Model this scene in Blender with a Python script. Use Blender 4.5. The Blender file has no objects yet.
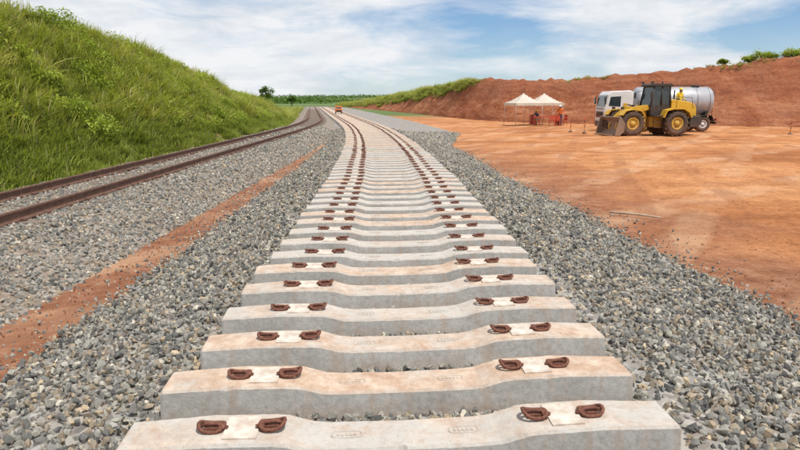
import bpy, bmesh, math, random
import numpy as np
from mathutils import Vector, Matrix, noise
random.seed(4); rng=np.random.default_rng(4)
S=bpy.context.scene
S.view_settings.view_transform='Standard'; S.view_settings.look='None'; S.view_settings.exposure=0
rad=math.radians

# ------------------------------------------------------------------ helpers
def interp(x,xs,ys): return float(np.interp(x,xs,ys))
class NT:
    def __init__(s,name):
        s.m=bpy.data.materials.new(name); s.m.use_nodes=True; s.t=s.m.node_tree; s.t.nodes.clear()
        s.out=s.n('ShaderNodeOutputMaterial')
    def n(s,typ,ins=None,**kw):
        nd=s.t.nodes.new(typ)
        for k,v in kw.items(): setattr(nd,k,v)
        if ins:
            for k,v in ins.items(): s.put(nd.inputs[k],v)
        return nd
    def put(s,sock,v):
        if isinstance(v,bpy.types.NodeSocket): s.t.links.new(v,sock)
        elif isinstance(v,bpy.types.Node): s.t.links.new(v.outputs[0],sock)
        else: sock.default_value=v
    def math(s,op,a,b=0.0,clamp=False):
        nd=s.n('ShaderNodeMath',operation=op,use_clamp=clamp); s.put(nd.inputs[0],a); s.put(nd.inputs[1],b); return nd.outputs[0]
    def ramp(s,fac,stops,interp='LINEAR'):
        nd=s.n('ShaderNodeValToRGB'); cr=nd.color_ramp; cr.interpolation=interp
        while len(cr.elements)<len(stops): cr.elements.new(0.5)
        for e,(p,c) in zip(cr.elements,stops):
            e.position=p; e.color=(c[0],c[1],c[2],1) if hasattr(c,'__len__') else (c,c,c,1)
        s.put(nd.inputs[0],fac); return nd.outputs[0]
    def mix(s,f,a,b,typ='MIX'):
        nd=s.n('ShaderNodeMix',data_type='RGBA',blend_type=typ)
        s.put(nd.inputs[0],f)
        for i,v in ((6,a),(7,b)):
            if isinstance(v,tuple) and len(v)==3: v=(*v,1)
            s.put(nd.inputs[i],v)
        return nd.outputs[2]
    def noise(s,vec,scale,detail=4,rough=.55,dist=0):
        nd=s.n('ShaderNodeTexNoise',{'Scale':scale,'Detail':detail,'Roughness':rough,'Distortion':dist}); s.put(nd.inputs['Vector'],vec); return nd.outputs[0]
    def pos(s): return s.n('ShaderNodeNewGeometry').outputs['Position']
    def obj(s): return s.n('ShaderNodeTexCoord').outputs['Object']
    def bsdf(s,col,rough=.9,normal=None,metal=0,spec=.3,**kw):
        b=s.n('ShaderNodeBsdfPrincipled'); s.put(b.inputs['Base Color'],(*col,1) if isinstance(col,tuple) and len(col)==3 else col)
        s.put(b.inputs['Roughness'],rough); b.inputs['Metallic'].default_value=metal; b.inputs['Specular IOR Level'].default_value=spec
        if normal is not None: s.put(b.inputs['Normal'],normal)
        s.t.links.new(b.outputs[0],s.out.inputs[0]); return b
    def bump(s,h,strength=.5,dist=.02):
        return s.n('ShaderNodeBump',{'Height':h,'Strength':strength,'Distance':dist}).outputs[0]

def simple(name,c1,c2,scale=6,rough=.7,bump=.2,dist=.01,metal=0,spec=.4,dust=0):
    t=NT(name); o=t.obj(); nz=t.noise(o,scale,6,.6)
    col=t.ramp(nz,[(.3,c1),(.7,c2)])
    if dust:   # red dust settling low on the machine
        z=t.n('ShaderNodeSeparateXYZ',{0:t.pos()}).outputs[2]
        m=t.math('MULTIPLY',t.ramp(z,[(.0,1),(1.0,.25)]),t.ramp(t.noise(o,2.5,6,.7),[(.3,.3),(.65,1)]))
        col=t.mix(t.math('MULTIPLY',m,dust),col,(.40,.20,.11))
    t.bsdf(col,rough,t.bump(t.noise(o,scale*5,4),bump,dist),metal,spec); return t.m

def finish(name,bm,mats,parent=None,smooth=False,bevel=0,loc=None,rz=0):
    me=bpy.data.meshes.new(name); bmesh.ops.recalc_face_normals(bm,faces=bm.faces[:]) if smooth!='keep' else None
    bm.to_mesh(me); bm.free()
    for m in mats: me.materials.append(m)
    ob=bpy.data.objects.new(name,me); S.collection.objects.link(ob)
    if smooth is True:
        for p in me.polygons: p.use_smooth=True
    if bevel:
        b=ob.modifiers.new('bev','BEVEL'); b.width=bevel; b.segments=2; b.limit_method='ANGLE'; b.angle_limit=rad(40)
    if parent: ob.parent=parent
    if loc: ob.location=loc
    ob.rotation_euler[2]=rz
    return ob
def empty(name,loc=(0,0,0),rz=0,sc=1):
    e=bpy.data.objects.new(name,None); e.location=loc; e.rotation_euler[2]=rz; e.empty_display_size=.2; e.scale=(sc,sc,sc); S.collection.objects.link(e); return e
def box(bm,c,s,m=0,rot=None):
    vs=[]
    for dz in(-.5,.5):
        for dx,dy in((-.5,-.5),(.5,-.5),(.5,.5),(-.5,.5)):
            v=Vector((dx*s[0],dy*s[1],dz*s[2]))
            if rot is not None: v=rot@v
            vs.append(bm.verts.new(v+Vector(c)))
    for f in((0,3,2,1),(4,5,6,7),(0,1,5,4),(1,2,6,5),(2,3,7,6),(3,0,4,7)):
        fa=bm.faces.new([vs[i] for i in f]); fa.material_index=m
def prism(bm,pts,y0,y1,m=0,m_side=None):
    a=[bm.verts.new((p[0],y0,p[1])) for p in pts]; b=[bm.verts.new((p[0],y1,p[1])) for p in pts]
    n=len(pts)
    f=bm.faces.new(a); f.material_index=m if m_side is None else m_side
    f=bm.faces.new(b[::-1]); f.material_index=m if m_side is None else m_side
    for i in range(n):
        f=bm.faces.new((a[i],b[i],b[(i+1)%n],a[(i+1)%n])); f.material_index=m
def tube(bm,pts,r,seg=8,m=0,closed=False,caps=True):
    pts=[Vector(p) for p in pts]; n=len(pts); rs=r if hasattr(r,'__len__') else [r]*n
    rings=[]
    prev=None
    for i,p in enumerate(pts):
        if closed: t=(pts[(i+1)%n]-pts[i-1])
        else: t=(pts[min(i+1,n-1)]-pts[max(i-1,0)])
        t.normalize()
        up=Vector((0,0,1)) if abs(t.z)<.95 else Vector((0,1,0))
        if prev is not None:
            u=(prev-t*prev.dot(t)); u=u.normalized() if u.length>1e-4 else t.cross(up).normalized()
        else: u=t.cross(up).normalized()
        prev=u; w=t.cross(u)
        rings.append([bm.verts.new(p+(u*math.cos(a)+w*math.sin(a))*rs[i]) for a in [2*math.pi*k/seg for k in range(seg)]])
    for i in range(n if closed else n-1):
        A=rings[i];B=rings[(i+1)%n]
        for k in range(seg):
            f=bm.faces.new((A[k],A[(k+1)%seg],B[(k+1)%seg],B[k])); f.material_index=m; f.smooth=True
    if caps and not closed:
        f=bm.faces.new(rings[0][::-1]); f.material_index=m
        f=bm.faces.new(rings[-1]); f.material_index=m
def lathe(bm,prof,c,axis='y',seg=28,m=0,mats=None):
    rings=[]
    for r,o in prof:
        ring=[]
        for k in range(seg):
            a=2*math.pi*k/seg; x=r*math.cos(a); z=r*math.sin(a)
            v={'y':(x,o,z),'x':(o,x,z),'z':(x,z,o)}[axis]
            ring.append(bm.verts.new(Vector(v)+Vector(c)))
        rings.append(ring)
    for i in range(len(rings)-1):
        for k in range(seg):
            f=bm.faces.new((rings[i][k],rings[i][(k+1)%seg],rings[i+1][(k+1)%seg],rings[i+1][k])); f.material_index=mats[i] if mats else m; f.smooth=True
    f=bm.faces.new(rings[0]); f.material_index=mats[0] if mats else m
    f=bm.faces.new(rings[-1]); f.material_index=mats[-1] if mats else m

def fbm(x,y,s,o=4,seed=0): return noise.fractal(Vector((x*s+seed,y*s,seed*1.7)),.9,2.1,o)

def scatter(name,pts,scl,rots,coll):
    me=bpy.data.meshes.new(name); me.vertices.add(len(pts)); me.vertices.foreach_set('co',np.asarray(pts,dtype=np.float32).ravel())
    a=me.attributes.new('scl','FLOAT','POINT'); a.data.foreach_set('value',np.asarray(scl,dtype=np.float32))
    a=me.attributes.new('rot','FLOAT_VECTOR','POINT'); a.data.foreach_set('vector',np.asarray(rots,dtype=np.float32).ravel())
    ob=bpy.data.objects.new(name,me); S.collection.objects.link(ob)
    g=bpy.data.node_groups.new(name+'_gn','GeometryNodeTree')
    g.interface.new_socket('Geometry',in_out='INPUT',socket_type='NodeSocketGeometry')
    g.interface.new_socket('Geometry',in_out='OUTPUT',socket_type='NodeSocketGeometry')
    i=g.nodes.new('NodeGroupInput'); o=g.nodes.new('NodeGroupOutput')
    ci=g.nodes.new('GeometryNodeCollectionInfo'); ci.inputs['Collection'].default_value=coll
    ci.inputs['Separate Children'].default_value=True; ci.inputs['Reset Children'].default_value=True
    ip=g.nodes.new('GeometryNodeInstanceOnPoints'); ip.inputs['Pick Instance'].default_value=True
    n1=g.nodes.new('GeometryNodeInputNamedAttribute'); n1.data_type='FLOAT'; n1.inputs['Name'].default_value='scl'
    n2=g.nodes.new('GeometryNodeInputNamedAttribute'); n2.data_type='FLOAT_VECTOR'; n2.inputs['Name'].default_value='rot'
    L=g.links.new
    L(i.outputs[0],ip.inputs['Points']); L(ci.outputs[0],ip.inputs['Instance'])
    L(n2.outputs[0],ip.inputs['Rotation']); L(n1.outputs[0],ip.inputs['Scale']); L(ip.outputs[0],o.inputs[0])
    md=ob.modifiers.new('scatter','NODES'); md.node_group=g
    return ob
def proto(coll,name,bm,mats,smooth=False):
    me=bpy.data.meshes.new(name); bm.to_mesh(me); bm.free()
    for m in mats: me.materials.append(m)
    ob=bpy.data.objects.new(name,me); coll.objects.link(ob); return ob

# ------------------------------------------------------------------ curves of the two lines
def xt(y):
    if y<45: return .03+.005*y-.0017*y*y
    return .03+.225-.0017*2025-.148*(y-45)
def sl(f,y): return (f(y+.1)-f(y-.1))/.2
OC=-6.22
def xl(y):
    if y<30: return OC
    if y<58: return OC-.0026*(y-30)**2
    return OC-.0026*784-.1475*(y-58)
ZB=.28
def wr(y): return interp(y,[0,6,9.5,16,28,38,60,100],[3.75,3.7,3.55,3.15,3.5,6.0,7.0,7.5])
def wl(y): return interp(y,[0,12,40],[3.05,2.9,1.9])
def zb_new(x,y):
    o=x-xt(y)
    w=wr(y) if o>0 else wl(y)
    a=abs(o)
    if a<1.6: z=ZB
    else:
        e=min(w,3.2); z=ZB*(1-min(1,(a-1.6)/(e-1.6)))+.035
        if a>w: z=.035-(a-w)*.4
        if a>e and a<=w: z=.035
    return z+.022*fbm(x,y,1.3)
def zb_old(x,y):
    o=abs(x-xl(y))
    if o<1.35: z=.37
    else: z=.37-(o-1.35)*.34
    return z+.02*fbm(x,y,1.1,3,5)
CAMZ=2.1

# ------------------------------------------------------------------ materials
def rock_mat(name,a,b):
    t=NT(name); o=t.obj(); oi=t.n('ShaderNodeObjectInfo')
    nz=t.noise(o,7,3,.65)
    col=t.ramp(nz,[(.3,a),(.72,b)])
    r=t.ramp(oi.outputs['Random'],[(0,(.5,.5,.51)),(.3,(.88,.87,.85)),(.7,(1.12,1.10,1.05)),(.9,(1.42,1.36,1.22)),(1,(1.9,1.8,1.62))])
    col=t.mix(1.0,col,r,'MULTIPLY')
    t.bsdf(col,.88,t.bump(t.noise(o,18,3,.7),.5,.08),0,.3); return t.m
RM=[rock_mat('crushed_stone_grey',(.235,.23,.215),(.39,.38,.35)),
    rock_mat('crushed_stone_pale',(.33,.32,.29),(.50,.475,.43)),
    rock_mat('crushed_stone_tan',(.31,.25,.185),(.46,.385,.295)),
    rock_mat('crushed_stone_dark',(.13,.132,.128),(.24,.235,.225))]
dirtrock=rock_mat('dirt_clod_mat',(.27,.11,.055),(.40,.19,.10))
def rock_bm(n=14,sq=(1,.75,.55)):
    bm=bmesh.new()
    for _ in range(n):
        v=Vector((random.gauss(0,1),random.gauss(0,1),random.gauss(0,1))).normalized()*random.uniform(.78,1.05)
        bm.verts.new((v.x*sq[0]*.5,v.y*sq[1]*.5,v.z*sq[2]*.5))
    r=bmesh.ops.convex_hull(bm,input=bm.verts[:])
    for v in [v for v in bm.verts if not v.link_faces]: bm.verts.remove(v)
    return bm
rocks=bpy.data.collections.new('ballast_stones')
for k,mi in enumerate([0,0,1,0,2,3,1,0,2,3,1,2,0,1]):
    proto(rocks,'stone_%02d'%k,rock_bm(random.choice([11,13,16]),(1,random.uniform(.6,.95),random.uniform(.45,.8))),[RM[mi]])
clods=bpy.data.collections.new('dirt_clods')
for k in range(5): proto(clods,'clod_%02d'%k,rock_bm(14,(1,.85,.6)),[dirtrock])

# ground
t=NT('ground_dirt'); p=t.pos(); sep=t.n('ShaderNodeSeparateXYZ',{0:p}); X,Y=sep.outputs[0],sep.outputs[1]
big=t.noise(p,.16,5,.6,.4)
mp=t.n('ShaderNodeMapping',{'Vector':p,'Rotation':(0,0,rad(-32)),'Scale':(.16,1.3,1)})
streak=t.noise(mp.outputs[0],.55,6,.66,.3)
mid=t.noise(p,1.5,6,.7,.3)
fine=t.noise(p,9,6,.72)
cA=t.ramp(big,[(.28,(.36,.135,.05)),(.45,(.48,.20,.08)),(.6,(.57,.265,.115)),(.78,(.62,.34,.175))])
cB=t.ramp(streak,[(.3,(.66,.60,.55)),(.5,(1,1,1)),(.7,(1.2,1.28,1.36))])
col=t.mix(.9,cA,cB,'MULTIPLY')
col=t.mix(.75,col,t.ramp(mid,[(.33,(.68,.62,.57)),(.5,(.98,.98,.98)),(.68,(1.14,1.17,1.2))]),'MULTIPLY')
col=t.mix(.9,col,t.ramp(fine,[(.33,(.6,.55,.5)),(.5,(1,1,1)),(.66,(1.15,1.15,1.15))]),'MULTIPLY')
edge=t.math('ADD',X,t.math('MULTIPLY',t.math('SUBTRACT',t.noise(p,.55,6,.65),.5),7.0))
damp=t.ramp(t.math('MULTIPLY',edge,.1),[(.26,1),(.42,.85),(.66,0)])
damp=t.math('MULTIPLY',damp,t.ramp(t.math('MULTIPLY',Y,.02),[(.25,1),(.6,.15)]))
col=t.mix(t.math('MULTIPLY',damp,.85),col,t.ramp(t.noise(p,3.5,6,.75),[(.33,(.16,.065,.04)),(.5,(.28,.125,.075)),(.68,(.42,.24,.155))]))
ruts=[]
for ang,sc,th in((33,.11,.9),(52,.075,.93),(18,.16,.92)):
    mp2=t.n('ShaderNodeMapping',{'Vector':p,'Rotation':(0,0,rad(ang))})
    wv=t.n('ShaderNodeTexWave',{'Vector':mp2.outputs[0],'Scale':sc,'Distortion':3.0,'Detail':4,'Detail Scale':.25,'Detail Roughness':.6})
    ruts.append(t.math('MULTIPLY',t.ramp(wv.outputs[1],[(th-.08,0),(th+.03,1)]),t.ramp(t.noise(p,.35,5,.7),[(.42,0),(.62,1)])))
rutd=ruts[2]; rut=t.math('MAXIMUM',ruts[0],ruts[1])
col=t.mix(t.math('MULTIPLY',rut,.5),col,(.66,.42,.26))
col=t.mix(t.math('MULTIPLY',rutd,.5),col,(.28,.11,.055))
gm=t.ramp(t.math('ADD',t.math('MULTIPLY',Y,.005),t.math('MULTIPLY',t.noise(p,.05,3),.1)),[(.42,0),(.5,1)])
lft=t.ramp(t.math('ADD',t.math('MULTIPLY',X,-.05),t.math('MULTIPLY',t.noise(p,.5,3),.12)),[(.46,0),(.56,1)])
gm=t.math('MAXIMUM',gm,lft)
fld=t.ramp(t.noise(p,.012,4,.6),[(.35,(.06,.11,.035)),(.5,(.12,.17,.06)),(.65,(.19,.21,.09))])
col=t.mix(gm,col,fld)
h=t.math('ADD',t.math('ADD',t.math('MULTIPLY',fine,.6),t.math('MULTIPLY',mid,.9)),t.math('MULTIPLY',rutd,-.25))
t.bsdf(col,.95,t.bump(h,1.0,.10),0,.12); groundM=t.m

def gz(x,y):
    if 3.4<x<60 and -4<y<60: return .07*fbm(x,y,.35,4,3)*min(1,(x-3.4)/2)+.03*fbm(x,y,1.4,3,8)*min(1,(x-3.4))
    return 0
xs=np.concatenate([np.array([-3000,-1500,-800,-400,-200,-120,-80,-60,-45,-35,-25,-18]),np.arange(-12,3,1.0),np.arange(3,26,.4),np.arange(26,60,1.5),np.array([70,90,130,200,400,800,1500,3000])])
ys=np.concatenate([np.array([-300,-60,-20,-8]),np.arange(-4,26,.5),np.arange(26,60,1.0),np.arange(60,130,5),np.array([140,160,200,260,330,400,480,560,640,720,800,900,1100,1500,2500,4000])])
bm=bmesh.new(); G=[]
for y in ys:
    row=[]
    for x in xs:
        z=gz(x,y)
        if y>330: 
            k=min(1,(y-330)/400); k=k*k*(3-2*k); z=k*(7.5+5*fbm(x,0,.004,3,2))
            if x>30: z+=k*1.5
        row.append(bm.verts.new((x,y,z)))
    G.append(row)
for j in range(len(ys)-1):
    for i in range(len(xs)-1):
        bm.faces.new((G[j][i],G[j][i+1],G[j+1][i+1],G[j+1][i])).smooth=True
finish('ground',bm,[groundM])

def bedmat(name,stops,dirt,a,b):
    t=NT(name); p=t.pos()
    vo=t.n('ShaderNodeTexVoronoi',{'Vector':p,'Scale':17}); nz=t.noise(p,2.4,5)
    col=t.ramp(t.n('ShaderNodeSeparateColor',{0:vo.outputs['Color']}).outputs[0],stops)
    col=t.mix(t.ramp(nz,[(.4,a),(.7,b)]),col,dirt)
    t.bsdf(col,.95,t.bump(vo.outputs['Distance'],-1,.05),0,.2); return t.m
st=[(0,(.14,.135,.125)),(.5,(.26,.25,.235)),(1,(.42,.40,.37))]
ballM=bedmat('ballast_bed',st,(.30,.2,.13),0,.4)
ballM2=bedmat('ballast_bed_stained',st,(.23,.165,.115),.45,.9)
def bed(name,fc,lo,hi,zf,mat,n=26):
    bm=bmesh.new(); Y=np.concatenate([np.arange(-4,30,.5),np.arange(30,190,2.0)]); R=[]
    for y in Y:
        a,b=lo(y),hi(y)
        R.append([bm.verts.new((x,y,zf(x,y))) for x in np.linspace(a,b,n)])
    for j in range(len(Y)-1):
        for i in range(n-1): bm.faces.new((R[j][i],R[j][i+1],R[j+1][i+1],R[j+1][i])).smooth=True
    finish(name,bm,[mat])
bed('ballast_bed',xt,lambda y:xt(y)-wl(y)-.15,lambda y:xt(y)+wr(y)+.15,zb_new,ballM)
bed('old_ballast_bed',xl,lambda y:xl(y)-2.5,lambda y:xl(y)+2.65,zb_old,ballM2)

P=[];Sc=[]
def addstones(y0,y1,dens,smin,smax,which):
    A=(y1-y0)
    if which=='new':
        W=3.1+ max(wr(y0),wr(y1)); N=int(A*W*dens)
        for y,uu in zip(rng.uniform(y0,y1,N),rng.uniform(0,1,N)):
            c=xt(y); l=wl(y)+.12*fbm(0,y,.9,3,33); r=wr(y)+.18*fbm(0,y,.8,3,21)
            x=c-l+uu*(l+r)
            sc=smin+(smax-smin)*rng.random()**1.3
            P.append((x+rng.normal()*.08,y,zb_new(min(max(x,c-l),c+r),y)+sc*rng.uniform(0,.3))); Sc.append(sc)
    else:
        N=int(A*5.0*dens)
        for y,uu in zip(rng.uniform(y0,y1,N),rng.uniform(-1,1,N)):
            x=xl(y)+uu*2.5+rng.normal()*.05
            sc=rng.uniform(smin,smax)
            if abs(uu*2.5)<.6 and rng.random()<.45: continue
            P.append((x,y,zb_old(x,y)+sc*rng.uniform(-.1,.25))); Sc.append(sc)
addstones(.8,6.5,950,.032,.088,'new'); addstones(6.5,13,580,.04,.092,'new'); addstones(13,26,280,.055,.105,'new'); addstones(26,40,90,.08,.14,'new'); 
addstones(5,13,540,.04,.09,'old'); addstones(13,26,280,.055,.105,'old'); addstones(26,40,90,.08,.14,'old')
for _ in range(4600):
    y=rng.uniform(1.5,26); side=rng.random()
    d=abs(rng.exponential(.2))
    x=xt(y)+wr(y)+d if side<.45 else xt(y)-wl(y)-d*1.5
    sc=rng.uniform(.02,.065); P.append((x,y,sc*.15)); Sc.append(sc)
N=len(P); print('stones',N); scatter('ballast_gravel',P,Sc,rng.uniform(0,6.28,(N,3)),rocks)
P2=[];S2=[]
for _ in range(6500):
    y=1.5+20*rng.random()**1.5; x=xt(y)+wr(y)-.1+abs(rng.exponential(1.4)); sc=.006+.03*rng.random()**4
    P2.append((x,y,gz(x,y)+sc*.1)); S2.append(sc)
for _ in range(2000):
    y=2+20*rng.random(); x=rng.uniform(-3.75,-2.9); sc=.008+.03*rng.random()**2; P2.append((x,y,.02)); S2.append(sc)
scatter('dirt_clods_spread',P2,S2,rng.uniform(0,6.28,(len(P2),3)),clods)

# ------------------------------------------------------------------ sleepers
t=NT('sleeper_concrete'); o=t.obj(); oi=t.n('ShaderNodeObjectInfo'); g=t.n('ShaderNodeNewGeometry')
off=t.n('ShaderNodeVectorMath',{0:g.outputs['Position'],1:(3.1,7.7,0)},operation='ADD').outputs[0]
nz=t.noise(off,2.3,6,.6,.3); fn=t.noise(off,28,6,.7); 
base=t.ramp(nz,[(.3,(.34,.325,.30)),(.7,(.47,.455,.425))])
base=t.mix(.6,base,t.ramp(fn,[(.35,(.68,.68,.68)),(.6,(1.08,1.08,1.08))]),'MULTIPLY')
up=t.n('ShaderNodeSeparateXYZ',{0:g.outputs['True Normal']}).outputs[2]
upm=t.ramp(up,[(.35,0),(.85,1)])
dn=t.noise(off,1.9,7,.72,.8)
dirt=t.ramp(t.math('ADD',dn,t.math('MULTIPLY',t.math('SUBTRACT',oi.outputs['Random'],.5),.36)),[(.38,.08),(.5,.45),(.64,.95)])
dcol=t.ramp(t.noise(off,7,6,.75),[(.33,(.38,.235,.15)),(.5,(.51,.37,.27)),(.66,(.62,.51,.41))])
base=t.mix(t.math('MULTIPLY',upm,.5),base,(.56,.525,.475))
col=t.mix(t.math('MULTIPLY',upm,dirt),base,dcol)
mp=t.n('ShaderNodeMapping',{'Vector':off,'Scale':(9,9,1.2)})
stn=t.ramp(t.noise(mp.outputs[0],1.4,5,.7),[(.5,0),(.72,.6)])
col=t.mix(stn,col,(.38,.27,.195))
sz=t.n('ShaderNodeSeparateXYZ',{0:off}).outputs[2]
splash=t.math('MULTIPLY',t.ramp(sz,[(.27,1),(.38,0)]),t.ramp(t.noise(off,5,5,.7),[(.38,0),(.6,.6)]))
col=t.mix(splash,col,(.30,.19,.13))
spk=t.ramp(t.noise(off,75,3,.6),[(.27,.55),(.36,0)])
col=t.mix(spk,col,(.14,.10,.075))
vo=t.n('ShaderNodeTexVoronoi',{'Vector':off,'Scale':55}); pit=t.ramp(vo.outputs['Distance'],[(.0,0),(.16,1)])
hh=t.math('ADD',t.math('ADD',t.math('MULTIPLY',pit,.4),fn),t.math('MULTIPLY',t.noise(off,6,4),1.5))
t.bsdf(col,.9,t.bump(hh,.5,.008),0,.25); concM=t.m
rustM=simple('rusted_clip_steel',(.095,.034,.02),(.24,.10,.065),60,.75,.3,.003,.2)
padM=simple('rail_pad',(.42,.33,.26),(.70,.63,.55),14,.7,.15,.003)
def sleeper_bm(bm,full=True,ox=Vector((0,0,0)),rot=0):
    start=len(bm.verts)
    st=[(-1.4,.178,.128),(-1.388,.19,.134),(-1.15,.2,.14),(-.98,.207,.145),(-.66,.198,.145),(-.60,.191,.145),(-.47,.152,.14),(-.38,.144,.136),(0,.14,.132)]
    st=st+[(-a,b,c) for a,b,c in st[-2::-1]]
    if full:   # finer stations so the arrises can be slightly irregular
        X=[s[0] for s in st]; new=[]
        for x in sorted(set(list(np.round(np.linspace(-1.38,1.38,70),4))+X)):
            new.append((x,interp(x,X,[s[1] for s in st]),interp(x,X,[s[2] for s in st])))
        st=new
    rings=[]
    for x,z,w in st:
        j=[abs(random.gauss(0,.0022))+(.012*random.random() if random.random()<.04 else 0) for _ in range(2)] if full else [0,0]
        b=w+.028; rings.append([bm.verts.new(v) for v in((x,-b,-.04),(x,-w+j[0]*.5,z-.012-j[0]),(x,-w+.012+j[0],z),(x,w-.012-j[1],z),(x,w-j[1]*.5,z-.012-j[1]),(x,b,-.04))])
    for a,b in zip(rings,rings[1:]):
        for k in range(6): bm.faces.new((a[k],b[k],b[(k+1)%6],a[(k+1)%6]))
    bm.faces.new(rings[0]); bm.faces.new(rings[-1][::-1])
    for s in(-1,1):
        cx=.82*s; zs=.204
        box(bm,(cx,0,zs+.001),(.165,.2,.012),2,Matrix.Rotation(rad(-1.6*s),3,'Y'))
        for q in(-1,1):
            c=Vector((cx+q*.15,0,zs-.006))
            box(bm,c+Vector((-q*.048,0,.012)),(.022,.07,.04),1)
            box(bm,c+Vector((0,0,.008)),(.075,.03,.024),1)
            if full:
                L,Wd=.062,.046; pts=[]
                for k in range(16):
                    a=2*math.pi*k/16
                    xx=L*math.copysign(abs(math.cos(a))**.7,math.cos(a)); yy=Wd*math.copysign(abs(math.sin(a))**.8,math.sin(a))
                    pts.append(c+Vector((xx,yy,.026+.010*math.cos(2*a)+.006*q*math.cos(a))))
                tube(bm,pts,.0098,8,1,closed=True)
                tube(bm,[c+Vector((L*.9*q,0,.026)),c+Vector((L*.3*q,.004,.038)),c+Vector((-L*.5*q,0,.036)),c+Vector((-L*1.3*q,-.012,.02))],.0098,8,1)
            else:
                box(bm,c+Vector((0,0,.022)),(.115,.08,.018),1)
        if full:
            pts=[(.30*s+.075*math.copysign(abs(math.cos(a))**.5,math.cos(a)),-.0+.03*math.copysign(abs(math.sin(a))**.5,math.sin(a)),.1435) for a in[2*math.pi*k/20 for k in range(20)]]
            tube(bm,pts,.0042,5,0,closed=True)
            for k in range(5): box(bm,(.30*s-.045+.022*k,0,.1445),(.010,.026 if k%2 else .02,.006),0)
    bm.verts.ensure_lookup_table()
    R=Matrix.Rotation(rot,3,'Z')
    if ox.length or rot:
        for v in bm.verts[start:]: v.co=R@v.co+ox
S0=2.64+.115
mes=[]; far=bmesh.new(); k=0; y=S0-1.19
skew=rad(4.6)
while y<150:
    x=xt(y); heading=math.atan(sl(xt,y))
    rz=-heading+skew*interp(y,[0,8,25],[1,.9,.4])+random.gauss(0,.006)
    loc=Vector((x+random.gauss(0,.012),y+random.gauss(0,.009),ZB+.005+random.gauss(0,.004)))
    if k<34:
        if len(mes)<4:
            bm=bmesh.new(); sleeper_bm(bm); bmesh.ops.recalc_face_normals(bm,faces=bm.faces[:])
            ob=finish('concrete_sleeper',bm,[concM,rustM,padM]); mes.append(ob.data)
        else:
            ob=bpy.data.objects.new('concrete_sleeper',mes[k%4]); S.collection.objects.link(ob)
        ob.location=loc; ob.rotation_euler=(random.gauss(0,.008),random.gauss(0,.002),rz)
    else: sleeper_bm(far,False,loc,rz)
    k+=1; y+=.592
finish('sleeper_row',far,[concM,rustM,padM])

railM=simple('rail_rust',(.12,.06,.042),(.22,.125,.09),8,.6,.2,.004,.3)
prof=[(-.07,0),(-.07,.012),(-.012,.03),(-.012,.115),(-.034,.128),(-.034,.155),(.034,.155),(.034,.128),(.012,.115),(.012,.03),(.07,.012),(.07,0)]
HG=.66
for s in(-1,1):
    bm=bmesh.new(); R=[]
    for y in np.concatenate([np.arange(-4,60,1.5),np.arange(60,190,4)]):
        c=xl(y)+s*HG
        R.append([bm.verts.new((c+a,y,.395+b)) for a,b in prof])
    for a,b in zip(R,R[1:]):
        for k in range(12): bm.faces.new((a[k],a[(k+1)%12],b[(k+1)%12],b[k]))
    finish('steel_rail',bm,[railM])
oldc=simple('old_sleeper',(.14,.105,.08),(.22,.175,.14),5,.9,.4,.02)
bm=bmesh.new(); y=-3
while y<120:
    box(bm,(xl(y),y,.305),(2.2,.22,.17),0,Matrix.Rotation(-math.atan(sl(xl,y)),3,'Z'))
    for s in(-1,1):
        for q in(-1,1): box(bm,(xl(y)+s*HG+q*.1,y,.41),(.07,.08,.05),1)
    y+=.6
finish('old_sleeper_row',bm,[oldc,railM],bevel=.01)

# ------------------------------------------------------------------ grass hill
def grass_mat(name,c0,c1,c2,z0=.05,z1=.5,dk=(.42,.46,.36)):
    t=NT(name); oi=t.n('ShaderNodeObjectInfo'); o=t.obj(); z=t.n('ShaderNodeSeparateXYZ',{0:o}).outputs[2]
    big=t.noise(oi.outputs['Location'],.25,3,.7); 
    f=t.math('ADD',t.math('MULTIPLY',oi.outputs['Random'],.5),t.math('MULTIPLY',big,1.1)); f=t.math('SUBTRACT',f,.27)
    tip=t.ramp(f,[(.15,c0),(.5,c1),(.85,c2)])
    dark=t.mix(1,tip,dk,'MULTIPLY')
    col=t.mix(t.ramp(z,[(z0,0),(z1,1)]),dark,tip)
    b=t.bsdf(col,.6,None,0,.25)
    tr=t.n('ShaderNodeBsdfTranslucent',{0:t.mix(1,col,(1.15,1.2,.5),'MULTIPLY')}); mx=t.n('ShaderNodeMixShader',{0:.35,1:b.outputs[0],2:tr.outputs[0]})
    t.t.links.new(mx.outputs[0],t.out.inputs[0]); return t.m
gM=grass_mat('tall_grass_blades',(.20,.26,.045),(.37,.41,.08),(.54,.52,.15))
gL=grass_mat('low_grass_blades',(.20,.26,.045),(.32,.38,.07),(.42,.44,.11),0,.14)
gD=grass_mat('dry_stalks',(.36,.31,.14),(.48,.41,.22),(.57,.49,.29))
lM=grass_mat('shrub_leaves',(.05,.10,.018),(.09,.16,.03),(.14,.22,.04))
wM=grass_mat('weed_leaves',(.19,.27,.035),(.31,.39,.06),(.42,.48,.09),0,.4)
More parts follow.
